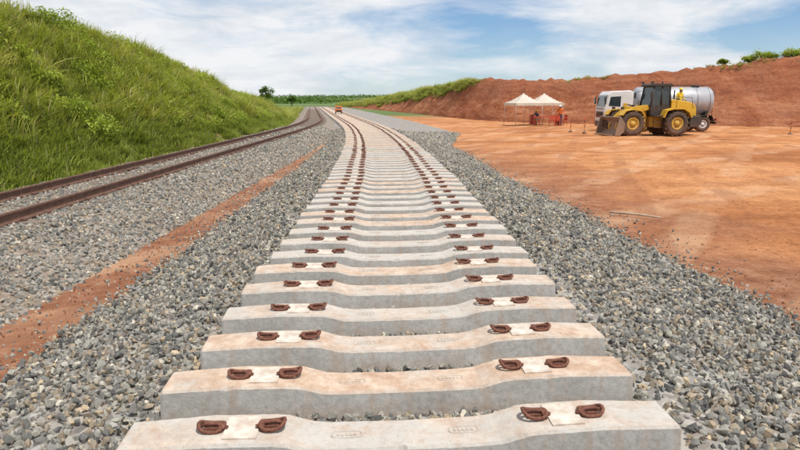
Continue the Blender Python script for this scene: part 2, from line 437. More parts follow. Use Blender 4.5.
def clump(n,h,spread,w,dry=.06):
    bm=bmesh.new()
    for _ in range(n):
        a=random.uniform(0,6.28); r=spread*math.sqrt(random.random()); b=Vector((r*math.cos(a),r*math.sin(a),-.05))
        d=Vector((math.cos(a+random.gauss(0,.8)),math.sin(a+random.gauss(0,.8)),0)); L=h*random.uniform(.5,1.15); lean=random.uniform(.1,.85); ww=w*random.uniform(.6,1.2)
        side=d.cross(Vector((0,0,1))); mi=1 if random.random()<dry else 0
        prev=None; N=4
        for k in range(N+1):
            s=k/N; c=b+d*(lean*L*s**1.8)+Vector((0,0,L*(s-.42*lean*s**3)))
            wk=ww*(1-s**2.2)*.5+.001
            cur=(bm.verts.new(c-side*wk),bm.verts.new(c+side*wk))
            if prev: f=bm.faces.new((prev[0],prev[1],cur[1],cur[0])); f.material_index=mi; f.smooth=True
            prev=cur
    return bm
tall=bpy.data.collections.new('tall_grass_clumps')
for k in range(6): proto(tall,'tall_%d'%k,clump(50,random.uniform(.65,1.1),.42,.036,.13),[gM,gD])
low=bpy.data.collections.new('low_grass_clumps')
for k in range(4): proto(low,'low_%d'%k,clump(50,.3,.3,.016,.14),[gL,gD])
def leafclump(n,r,ls):
    bm=bmesh.new()
    for _ in range(n):
        v=Vector((random.gauss(0,1),random.gauss(0,1),random.gauss(0,1))).normalized()*r*random.uniform(.35,1)**.6; v.z=v.z*.8+r*.6
        q=Matrix.Rotation(random.uniform(0,6.28),3,'Z')@Matrix.Rotation(random.uniform(-1,1),3,'X')
        L=ls*random.uniform(.6,1.3)
        vs=[bm.verts.new(v+q@Vector(p)) for p in((0,0,0),(L*.28,L*.5,0.02),(0,L,-.03),(-L*.28,L*.5,.02))]
        bm.faces.new(vs)
    return bm
leafy=bpy.data.collections.new('leafy_weeds')
for k in range(4): proto(leafy,'weed_%d'%k,leafclump(150,.45,.12),[wM])

def hc(y): return interp(y,[-10,25,37,48,64,76,90],[5.2,5.0,3.95,2.45,1.0,.1,0])
def hw(y): return interp(y,[0,35,60,80],[5.6,5.4,3.2,3])
def hz(x,y):
    b=xl(y)-2.3; d=(b-x)/hw(y)
    if d<=0: return -.05
    s=min(1,d); s=s*s*(3-2*s)*.35+s*.65
    z=hc(y)*s+(max(0,d-1)*-.15)*hc(y)*.3
    return max(-.1,z+.3*fbm(x,y,.35,4,9)*min(1,d*2))
t=NT('hill_soil_grass'); p=t.pos()
col=t.ramp(t.noise(p,1.2,6,.65),[(.35,(.09,.10,.025)),(.52,(.14,.14,.04)),(.62,(.22,.12,.065))])
t.bsdf(col,.95,t.bump(t.noise(p,5,6),.8,.1),0,.1); hillM=t.m
bm=bmesh.new(); R=[]; Ys=np.arange(-10,92,1.0)
for y in Ys:
    b=xl(y)-2.2; R.append([bm.verts.new((b-u*hw(y),y,hz(b-u*hw(y),y))) for u in np.linspace(0,4.5,40)])
for a,b in zip(R,R[1:]):
    for i in range(39): bm.faces.new((a[i],b[i],b[i+1],a[i+1])).smooth=True
finish('grassy_hill',bm,[hillM])
P=[];Sc=[];Pl=[];Sl=[];Pw=[];Sw=[]
for _ in range(10000):
    y=rng.uniform(7,88); u=rng.uniform(.08,1.35); 
    if u>1.15 and rng.random()<.6: continue
    x=xl(y)-2.3-u*hw(y)+rng.normal()*.12
    n=fbm(x,y,.3,3,4)
    if u<.22+.12*n: continue
    P.append((x,y,hz(x,y))); Sc.append(max(.35,.70+.6*n+rng.uniform(-.22,.22))*interp(y,[0,50,88],[1,.95,.7]))
for _ in range(10500):
    y=rng.uniform(7,80); u=rng.uniform(-.02,.55); x=xl(y)-2.3-u*hw(y)
    if u<.22 and fbm(x,y,.5,3,1)<(-.45 if y<18 else -.05)-u*1.6: continue
    Pl.append((x,y,max(0,hz(x,y)))); Sl.append(rng.uniform(.6,1.6))
for _ in range(900):
    y=rng.uniform(10,50); u=rng.uniform(.15,.95) ; x=xl(y)-2.3-u*hw(y)
    if fbm(x,y,.4,3,14)<.08: continue
    Pw.append((x,y,hz(x,y)+.12)); Sw.append(rng.uniform(.5,1.2))

# ------------------------------------------------------------------ red earth bank
base=[(-26,240),(-12,170),(2,100),(8,68),(14,57),(27,50),(40,47),(60,45),(95,42)]
crest=[(-22,245,.6),(-8,174,2.0),(5.5,103,3.9),(10.0,72,4.45),(16.3,63,4.1),(29,57,5.1),(42,54,6.7),(62,52,7.4),(97,50,7)]
def cat(pts,n):
    out=[]; pts=[np.array(p,float) for p in pts]
    for i in range(len(pts)-1):
        p0=pts[max(i-1,0)];p1=pts[i];p2=pts[i+1];p3=pts[min(i+2,len(pts)-1)]
        for k in range(n):
            s=k/n; out.append(.5*((2*p1)+(-p0+p2)*s+(2*p0-5*p1+4*p2-p3)*s*s+(-p0+3*p1-3*p2+p3)*s**3))
    out.append(pts[-1]); return out
NB=28
Bp=cat([(*b,0) for b in base],NB); Cp=cat(crest,NB)
t=NT('red_earth_bank'); p=t.pos()
mp=t.n('ShaderNodeMapping',{'Vector':p,'Scale':(.5,.5,2.6)})
a=t.noise(mp.outputs[0],.9,7,.65,.6); b2=t.noise(p,.25,4)
col=t.ramp(a,[(.3,(.22,.065,.033)),(.5,(.37,.13,.06)),(.68,(.50,.225,.12))])
col=t.mix(t.ramp(b2,[(.45,0),(.7,.5)]),col,(.45,.21,.12))
zz=t.n('ShaderNodeSeparateXYZ',{0:p}).outputs[2]
band=t.ramp(t.math('ADD',t.math('MULTIPLY',zz,.2),t.math('MULTIPLY',t.noise(p,.4,5,.6),.3)),[(.55,0),(.75,.6),(1,.35)])
col=t.mix(band,col,(.26,.09,.05))
col=t.mix(.6,col,t.ramp(t.noise(p,3,6,.7),[(.3,(.55,.55,.55)),(.6,(1.12,1.12,1.12))]),'MULTIPLY')
t.bsdf(col,.95,t.bump(t.noise(p,2.2,7,.7),1,.35),0,.1); bankM=t.m
bm=bmesh.new(); R=[]; bankpts=[]
us=list(np.linspace(0,1,22))+[1.15,1.5,2.2,4,8]
for i,(b,c) in enumerate(zip(Bp,Cp)):
    row=[]
    for u in us:
        q=b[:2]+(c[:2]-b[:2])*u
        s=min(1,u); z=c[2]*(s**.8*.8+.2*s*s*(3-2*s))
        amp=.75*math.sin(math.pi*min(1,u)*.9+.1)
        z+=amp*fbm(q[0],q[1],.3,5,6)+.24*fbm(q[0],q[1],1.1,3,2)*min(1,u*3)*(1 if u<=1.2 else .5)
        z+=.35*abs(fbm(q[0]*1.2,q[1]*.3,.8,3,31))*min(1,u*2)*(1 if u<1.3 else 0)
        if u>1.3: z-= .05*(u-1.3)*c[2]*.3
        if u==0: z=-.25
        row.append(bm.verts.new((q[0],q[1],z)))
        if 0<u<=1.5: bankpts.append((i,u,q[0],q[1],z))
    R.append(row)
for a,b in zip(R,R[1:]):
    for i in range(len(us)-1): bm.faces.new((a[i],a[i+1],b[i+1],b[i])).smooth=True
finish('earth_bank',bm,[bankM])
for (i,u,x,y,z) in bankpts:
    if i<NB*2.95:
        thr=interp(i,[0,NB*1.0,NB*1.6,NB*2.4,NB*2.95],[.15,.25,.48,.68,.88])+.2*fbm(x,y,.3,3,12)
        if u>thr:
            for _ in range(5 if i>NB*1.3 else 3):
                P.append((x+rng.normal()*.4,y+rng.normal()*1.0,z-.12)); Sc.append(rng.uniform(.45,.95)*(1.3 if i<NB*2 else .9)*(1 if i<NB*2.7 else .6))
    elif u>.93 and fbm(x,y,.12,3,7)>.3:
        for _ in range(2): P.append((x+rng.normal()*.4,y+rng.normal()*.4,z-.1)); Sc.append(rng.uniform(.2,.45))
for _ in range(2600):
    y=rng.uniform(70,150); x=xl(y)-2.5-abs(rng.normal())*14
    P.append((x,y,0)); Sc.append(rng.uniform(.5,1.1))
scatter('tall_grass',P,Sc,np.stack([rng.normal(0,.16,len(P)),rng.normal(0,.16,len(P)),rng.uniform(0,6.28,len(P))],1),tall)
scatter('low_grass',Pl,Sl,np.stack([np.zeros(len(Pl)),np.zeros(len(Pl)),rng.uniform(0,6.28,len(Pl))],1),low)
scatter('broadleaf_weeds',Pw,Sw,np.stack([np.zeros(len(Pw)),np.zeros(len(Pw)),rng.uniform(0,6.28,len(Pw))],1),leafy)

# ------------------------------------------------------------------ trees
barkM=simple('bark',(.07,.05,.035),(.15,.11,.08),10,.9,.5,.02)
def tree(name,x,y,h,cr,z0=0,leaf=.22,n=1500):
    e=empty(name,(x,y,z0)); bm=bmesh.new()
    th=h*.55
    tube(bm,[(0,0,-.2),(.05*h*.2,0,th*.5),(.0,.03,th)],[.045*h,.033*h,.022*h],8)
    cs=[]
    for k in range(7):
        a=k*2.4; r=cr*random.uniform(.35,.75); c=Vector((r*math.cos(a),r*math.sin(a),h*random.uniform(.5,.85))); cs.append((c,cr*random.uniform(.35,.6)))
        tube(bm,[(0,0,th*random.uniform(.5,.95)),c*.6+Vector((0,0,.2*th)),c],[.016*h,.011*h,.004*h],6)
    cs.append((Vector((0,0,h*.85)),cr*.5))
    finish('trunk',bm,[barkM],parent=e)
    bm=bmesh.new()
    for _ in range(n):
        c,r=random.choice(cs); v=Vector((random.gauss(0,1),random.gauss(0,1),random.gauss(0,1))).normalized()*r*random.uniform(.3,1.1)
        v.z*=.75
        q=Matrix.Rotation(random.uniform(0,6.28),3,'Z')@Matrix.Rotation(random.uniform(-1.2,1.2),3,'X'); L=leaf*random.uniform(.6,1.3)
        bm.faces.new([bm.verts.new(c+v+q@Vector(p)) for p in((0,0,0),(L*.35,L*.5,.02),(0,L,-.03),(-L*.35,L*.5,.02))])
    finish('crown',bm,[lM],parent=e,smooth='keep')
tree('tree',-21.3,96,4.7,1.2)
tree('tree',-22.6,99,3.2,1.0)
tree('tree',-27,150,3.6,1.6)
def bankz(xx,yy):
    return min(bankpts,key=lambda b:(b[2]-xx)**2+(b[3]-yy)**2)[4]
def shrub(name,x,y,h,z0):
    e=empty(name,(x,y,z0)); bm=bmesh.new(); bl=bmesh.new()
    for k in range(7):
        a=k*.9; c=Vector((math.cos(a)*h*random.uniform(.3,.9),math.sin(a)*h*.4,h*random.uniform(.3,.8)))
        tube(bm,[(0,0,-.1),c*.5,c],[.03,.02,.008],5)
        for _ in range(90):
            v=c+Vector((random.gauss(0,.22),random.gauss(0,.2),random.gauss(0,.15)))*h
            q=Matrix.Rotation(random.uniform(0,6.28),3,'Z')@Matrix.Rotation(random.uniform(-1.2,1.2),3,'X'); L=.15
            bl.faces.new([bl.verts.new(v+q@Vector(p)) for p in((0,0,0),(L*.35,L*.5,.02),(0,L,-.03),(-L*.35,L*.5,.02))])
    finish('stems',bm,[barkM],parent=e); finish('leaves',bl,[wM],parent=e,smooth='keep')
for x,y,h in[(30.4,57.5,.4),(32.6,57.1,.6),(33.5,56.9,.85),(34.4,56.7,.6),(35.8,56.4,.8),(36.7,56.2,.9),(37.6,56.1,.6)]: shrub('shrub',x,y,h,bankz(x,y)-.05)
bm=bmesh.new()
for _ in range(9000):
    k=random.choice([(380,-95,26),(430,-60,30),(520,-150,60),(600,-20,50),(640,60,60),(560,-100,50)])
    x=k[1]+random.gauss(0,1)*k[2]; y=k[0]+random.gauss(0,6)
    kk=min(1,max(0,(y-330)/400)); kk=kk*kk*(3-2*kk); zz=kk*7.5
    v=Vector((x,y,zz+random.random()*2.6*(.6+.5*fbm(x,y,.05,2,3))))
    q=Matrix.Rotation(random.uniform(0,6.28),3,'Z')@Matrix.Rotation(random.uniform(-1.2,1.2),3,'X'); L=1.5
    bm.faces.new([bm.verts.new(v+q@Vector(p)) for p in((0,0,0),(L*.4,L*.5,.1),(0,L,-.1),(-L*.4,L*.5,.1))])
finish('distant_trees',bm,[lM],smooth='keep')

# ------------------------------------------------------------------ vehicles
yel=simple('loader_yellow',(.56,.33,.02),(.68,.41,.035),3,.45,.05,.005,dust=.5)
yeld=simple('dusty_yellow',(.50,.29,.03),(.60,.37,.05),5,.7,.1,.005,dust=.6)
blk=simple('black_trim',(.018,.018,.019),(.05,.044,.04),4,.5,.1,.005,dust=.3)
tyr=simple('tyre_rubber',(.035,.03,.027),(.08,.055,.042),5,.9,.3,.01,dust=.4)
gls=simple('cab_glass',(.02,.03,.035),(.05,.065,.07),2,.08,0,.001,0,.8)
wht=simple('white_paint',(.68,.68,.67),(.80,.80,.79),3,.4,.03,.003,dust=.35)
stl=simple('tank_steel',(.36,.38,.41),(.48,.50,.53),3,.4,.05,.005,.3,dust=.5)
redm=simple('lamp_red',(.4,.02,.015),(.5,.03,.02),3,.3,0,.001)
stdirty=simple('bucket_steel',(.20,.14,.10),(.32,.25,.19),6,.6,.2,.01,.3,dust=.6)
def wheel(name,parent,c,r,w,rim,lugs=0,side=-1,rimM=None):
    bm=bmesh.new(); R=rim
    lathe(bm,[(R*.96,-w*.36),(R*1.08,-w*.5),(r*.86,-w*.5),(r*.97,-w*.4),(r,-w*.2),(r,w*.2),(r*.97,w*.4),(r*.86,w*.5),(R*1.08,w*.5),(R*.96,w*.36)],c,'y',32,0)
    for sd in(-1,1):
        o=sd*w*.36
        lathe(bm,[(R*.98,o+sd*.0),(R*.98,o+sd*w*.1),(R*.85,o+sd*w*.1),(R*.75,o+sd*.005),(R*.38,o+sd*.005),(R*.34,o+sd*w*.12),(R*.05,o+sd*w*.12)],c,'y',24,1)
        for k in range(8):
            a=k*math.pi/4; box(bm,(c[0]+R*.52*math.cos(a),c[1]+o+sd*.02,c[2]+R*.52*math.sin(a)),(.04,.05,.04),0)
    for k in range(lugs):
        a=2*math.pi*k/lugs
        for sd in(-1,1):
            aa=a+(math.pi/lugs if sd>0 else 0)
            m=Matrix.Rotation(-aa,3,'Y')@Matrix.Rotation(rad(25*sd),3,'X')
            box(bm,(c[0]+(r+.005)*math.cos(aa),c[1]+sd*w*.25,c[2]+(r+.005)*math.sin(aa)),(.07,w*.5,.09),0,m)
    return finish(name,bm,[tyr,rimM or yeld],parent=parent)

def loader(loc,rz,sc):
    e=empty('wheel_loader',loc,rz,sc)
    for i,(x,y) in enumerate([(-1.55,-1.02),(-1.55,1.02),(1.5,-1.02),(1.5,1.02)]): wheel('wheel_%d'%(i+1),e,(x,y,.80),.80,.58,.42,16)
    bm=bmesh.new()
    prism(bm,[(-2.1,.65),(-2.0,1.15),(-1.2,1.5),(-.55,1.75),(-.3,1.7),(-.2,1.1),(-.2,.6),(-.9,.5)],-.42,.42)
    prism(bm,[(0,.55),(0,1.25),(3.0,1.25),(3.0,.75),(2.4,.55)],-.5,.5)
    box(bm,(-1.55,0,.8),(.35,1.6,.35)); box(bm,(1.5,0,.8),(.35,1.6,.35)); lathe(bm,[(.16,-.1),(.16,1.3)],(-.1,0,.3),'z',12)
    finish('frame',bm,[yeld],parent=e,bevel=.03)
    bm=bmesh.new()
    prism(bm,[(1.3,1.25),(1.3,2.3),(1.5,2.34),(2.5,2.2),(2.95,2.05),(3.1,1.75),(3.12,1.25)],-.72,.72)
    finish('engine_hood',bm,[yel],parent=e,bevel=.05)
    bm=bmesh.new()
    for sd in(-1,1):
        for k in range(4): box(bm,(2.0,sd*.73,1.5+k*.07),(.5,.03,.03),0)
    for k in range(8): box(bm,(3.1,0,1.32+k*.07),(.05,1.1,.035),0)
    lathe(bm,[(.05,0),(.05,.6),(.045,.65)],(1.7,-.3,2.28),'z',12); lathe(bm,[(.10,0),(.10,.15),(.13,.17),(.13,.22)],(2.3,.2,2.18),'z',12)
    finish('grilles_and_exhaust',bm,[blk],parent=e)
    bm=bmesh.new(); prism(bm,[(2.45,.55),(2.45,1.25),(3.2,1.28),(3.3,1.1),(3.25,.75),(3.0,.55)],-1.15,1.15); finish('counterweight',bm,[blk],parent=e,bevel=.04)
    bm=bmesh.new()
    for sd in(-1,1):
        y0,y1=(sd*.74,sd*1.32)
        pr=[(.5,1.2),(.7,1.66),(1.15,1.78),(1.9,1.78),(2.3,1.58),(2.5,1.2),(2.43,1.18),(2.25,1.51),(1.87,1.71),(1.18,1.71),(.75,1.6),(.57,1.18)]
        prism(bm,pr,min(y0,y1),max(y0,y1),1)
        pr=[(-2.35,1.35),(-2.1,1.65),(-1.6,1.75),(-1.0,1.65),(-.75,1.3),(-.8,1.27),(-1.03,1.59),(-1.6,1.68),(-2.07,1.59),(-2.29,1.32)]
        prism(bm,pr,min(y0,y1),max(y0,y1),1)
        for k in range(3): box(bm,(.2,sd*1.05,.55+k*.35),(.45,.25,.04))
        tube(bm,[(-.07,sd*1.15,.5),(-.07,sd*1.15,1.5),(-.07,sd*.95,2.3)],.02,6); tube(bm,[(.47,sd*1.15,.5),(.47,sd*1.15,1.4)],.02,6)
        box(bm,(.6,sd*.85,1.28),(1.3,.65,.06))
        tube(bm,[(1.35,sd*1.25,1.78),(1.35,sd*1.2,2.5),(2.4,sd*1.2,2.45),(2.5,sd*1.25,1.78)],.018,6)
    finish('fenders_and_steps',bm,[blk,yel],parent=e)
    bm=bmesh.new(); cx=.38
    prism(bm,[(-.45+cx,1.3),(-.5+cx,1.95),(.85+cx,2.0),(.9+cx,1.3)],-.68,.68,0)
    for sd in(-1,1):
        for a,b in[((-.5,1.9),(-.3,3.2)),((.25,1.9),(.25,3.2)),((.88,1.9),(.8,3.2))]:
            tube(bm,[(a[0]+cx,sd*.67,a[1]),(b[0]+cx,sd*.62,b[1])],.055,6)
    finish('cab_frame',bm,[blk],parent=e)
    bm=bmesh.new(); prism(bm,[(-.47+cx,1.96),(-.3+cx,3.17),(.8+cx,3.17),(.85+cx,1.98)],-.63,.63); finish('cab_glass_panes',bm,[gls],parent=e)
    bm=bmesh.new(); prism(bm,[(-.5+cx,3.17),(-.52+cx,3.26),(-.35+cx,3.36),(.8+cx,3.36),(.98+cx,3.27),(.95+cx,3.17)],-.75,.75); finish('cab_roof',bm,[blk],parent=e,bevel=.03)
    bm=bmesh.new()
    for sd in(-1,1):
        box(bm,(-.45+cx,sd*.6,3.42),(.12,.2,.12)); box(bm,(-.7+cx,sd*1.05,2.6),(.05,.2,.36)); tube(bm,[(-.42+cx,sd*.66,2.9),(-.7+cx,sd*1.05,2.8)],.015,5)
        box(bm,(-2.0,sd*.62,1.78),(.14,.22,.16))
    lathe(bm,[(.06,0),(.06,.12),(.03,.16)],(.6+cx,0,3.36),'z',10)
    finish('lamps_and_mirrors',bm,[blk],parent=e)
    bm=bmesh.new(); dx=.5
    for sd in(-1,1):
        y0,y1=sorted((sd*.42,sd*.56))
        prism(bm,[(-.1,1.85),(-.3,2.0),(-1.3,1.85),(-2.2,1.1),(-2.85+dx,.6),(-2.8+dx,.38),(-2.55+dx,.35),(-1.9,.75),(-1.3,1.4),(-.4,1.62),(-.1,1.65)],y0,y1)
    prism(bm,[(-1.6,1.2),(-1.6,1.5),(-1.4,1.5),(-1.4,1.2)],-.42,.42)
    prism(bm,[(-1.75,1.0),(-1.9,1.2),(-1.6,2.1),(-1.4,2.1),(-1.45,1.5)],-.09,.09)
    finish('lift_arms',bm,[yel],parent=e,bevel=.02)
    bm=bmesh.new()
    tube(bm,[(-.3,0,1.75),(-1.0,0,1.92)],.09,10); tube(bm,[(-1.0,0,1.92),(-1.5,0,2.05)],.045,8)
    for sd in(-1,1): tube(bm,[(-.4,sd*.34,.95),(-1.0,sd*.34,1.15)],.085,10); tube(bm,[(-1.0,sd*.34,1.15),(-1.45,sd*.34,1.35)],.04,8)
    tube(bm,[(-1.8,0,1.1),(-2.7+dx,0,.85)],.05,8)
    finish('hydraulic_cylinders',bm,[blk],parent=e)
    bm=bmesh.new(); d=dx
    out=[(-3.3,.05),(-2.95,.05),(-2.72,.25),(-2.66,.6),(-2.72,.95),(-2.95,1.25)]; inn=[(-2.99,1.2),(-2.79,.93),(-2.73,.6),(-2.78,.3),(-2.98,.11),(-3.3,.09)]
    prism(bm,[(a+d,b) for a,b in out+inn],-1.38,1.38)
    for sd in(-1,1):
        y0,y1=sorted((sd*1.38,sd*1.41)); prism(bm,[(a+d,b) for a,b in[(-3.28,.05),(-2.95,.05),(-2.68,.3),(-2.66,.8),(-2.95,1.25),(-3.05,1.15),(-3.2,.6)]],y0,y1)
    for k in range(8): prism(bm,[(-3.27+d,.04),(-3.5+d,.05),(-3.27+d,.12)],-1.25+k*.345,-1.15+k*.345)
    for sd in(-1,1): box(bm,(-2.62+d,sd*.49,.5),(.18,.25,.5))
    finish('bucket',bm,[stdirty],parent=e)
    return e
loader((15.25,37.2,.0),rad(7),.93)

def truck(loc,rz):
    e=empty('tanker_truck',loc,rz)
    for i,x in enumerate([-3.1,1.2,2.45]):
        for sd in(-1,1): wheel('wheel_%d%s'%(i+1,'a' if sd<0 else 'b'),e,(x,sd*1.0,.52),.52,.3 if i==0 else .5,.29,0,rimM=wht)
    bm=bmesh.new()
    for sd in(-1,1): box(bm,(-.2,sd*.42,.85),(7.1,.1,.24))
    for x in(-3.1,1.2,2.45): box(bm,(x,0,.52),(.16,1.7,.16))
    for sd in(-1,1):
        x0,x1=.6,3.1
        y0,y1=sorted((sd*.72,sd*1.28)); prism(bm,[(x0-.1,.75),(x0+.1,1.12),(x1-.1,1.12),(x1+.1,.7),(x1+.05,.7),(x1-.13,1.08),(x0+.13,1.08),(x0-.05,.75)],y0,y1)
        box(bm,(-1.1,sd*.95,.75),(1.2,.45,.5))
    box(bm,(-4.15,0,.5),(.22,2.3,.36)); box(bm,(3.35,0,.6),(.1,2.3,.16))
    finish('chassis',bm,[blk],parent=e,bevel=.01)
    bm=bmesh.new(); prism(bm,[(-4.25,.65),(-4.27,1.5),(-4.1,2.5),(-3.9,2.74),(-2.6,2.8),(-2.35,2.68),(-2.35,.9),(-2.6,.85),(-2.62,1.15),(-3.55,1.15),(-3.65,.65)],-1.15,1.15); finish('cab',bm,[wht],parent=e,bevel=.06)
    bm=bmesh.new()
    box(bm,(-4.17,0,2.06),(.08,2.0,.74),0,Matrix.Rotation(rad(9),3,'Y'))
    for sd in(-1,1):
        prism(bm,[(-4.0,1.75),(-3.9,2.36),(-3.2,2.4),(-3.2,1.7)],sd*1.157-.006,sd*1.157+.006)
        box(bm,(-4.3,sd*1.3,2.1),(.1,.22,.5)); tube(bm,[(-4.1,sd*1.15,2.45),(-4.3,sd*1.3,2.3)],.02,5)
    box(bm,(-4.27,0,1.15),(.05,1.7,.4)); box(bm,(-4.27,0,1.55),(.05,1.7,.06))
    finish('cab_windows_and_grille',bm,[gls],parent=e)
    bm=bmesh.new()
    lathe(bm,[(.1,-2.0),(.6,-1.98),(.88,-1.9),(.98,-1.75),(.98,3.05),(.88,3.2),(.6,3.28),(.1,3.3)],(0,0,2.05),'x',40)
    for x in(-1.5,-.2,1.1,2.1,2.95): lathe(bm,[(.99,-.04),(1.005,-.04),(1.005,.04),(.99,.04)],(x,0,2.05),'x',40)
    finish('water_tank',bm,[stl],parent=e)
    bm=bmesh.new()
    for x in(-1.3,1,2.8): prism(bm,[(x-.08,.97),(x-.08,1.35),(x+.08,1.35),(x+.08,.97)],-.8,.8)
    lathe(bm,[(.28,0),(.28,.14),(.2,.18)],(0,0,3.0),'z',18); lathe(bm,[(.28,0),(.28,.14),(.2,.18)],(2.2,0,3.0),'z',18)
    for sd in(-.35,.35): tube(bm,[(-1.4,sd,3.05),(-1.4,sd,3.15),(2.9,sd,3.15),(2.9,sd,3.05)],.018,5)
    tube(bm,[(3.35,-.35,.9),(3.42,-.35,2.9)],.02,5); tube(bm,[(3.35,.0,.9),(3.42,.0,2.9)],.02,5)
    for k in range(7): tube(bm,[(3.37,-.35,1.0+k*.28),(3.37,0,1.0+k*.28)],.014,5)
    finish('tank_fittings',bm,[blk],parent=e)
    bm=bmesh.new()
    for sd in(-1,1): box(bm,(3.42,sd*.9,.8),(.05,.3,.12))
    finish('tail_lamps',bm,[redm],parent=e)
truck((18.5,42.6,0),rad(-3))

orange=simple('hi_vis_orange',(.60,.13,.02),(.72,.18,.03),8,.8,.1,.005)
def railcar(loc,rz,sc):
    e=empty('rail_maintenance_vehicle',loc,rz,sc); bm=bmesh.new()
    prism(bm,[(-1.6,.45),(-1.6,1.0),(-.9,1.1),(-.6,1.75),(.5,1.8),(.55,1.1),(1.6,1.1),(1.6,.45)],-.75,.75); finish('body',bm,[orange],parent=e,bevel=.05)
    bm=bmesh.new(); prism(bm,[(-.78,1.15),(-.52,1.65),(.35,1.68),(.35,1.15)],-.765,.765); box(bm,(0,0,.42),(3.3,1.3,.12))
    prism(bm,[(-1.63,.5),(-1.63,.9),(-1.0,1.0),(-.72,1.62),(-.65,1.62),(-.9,.95),(-1.55,.85)],-.6,.6)
    for x in(-1.1,1.1):
        for s in(-1,1): lathe(bm,[(.28,-.06),(.3,0),(.28,.06)],(x,s*.7,.3),'y',16)
    box(bm,(1.0,0,1.25),(1.0,1.2,.3)); finish('windows_wheels_and_deck',bm,[blk],parent=e)
railcar((xt(78)+.1,78,.45),rad(90)+.15,.55)

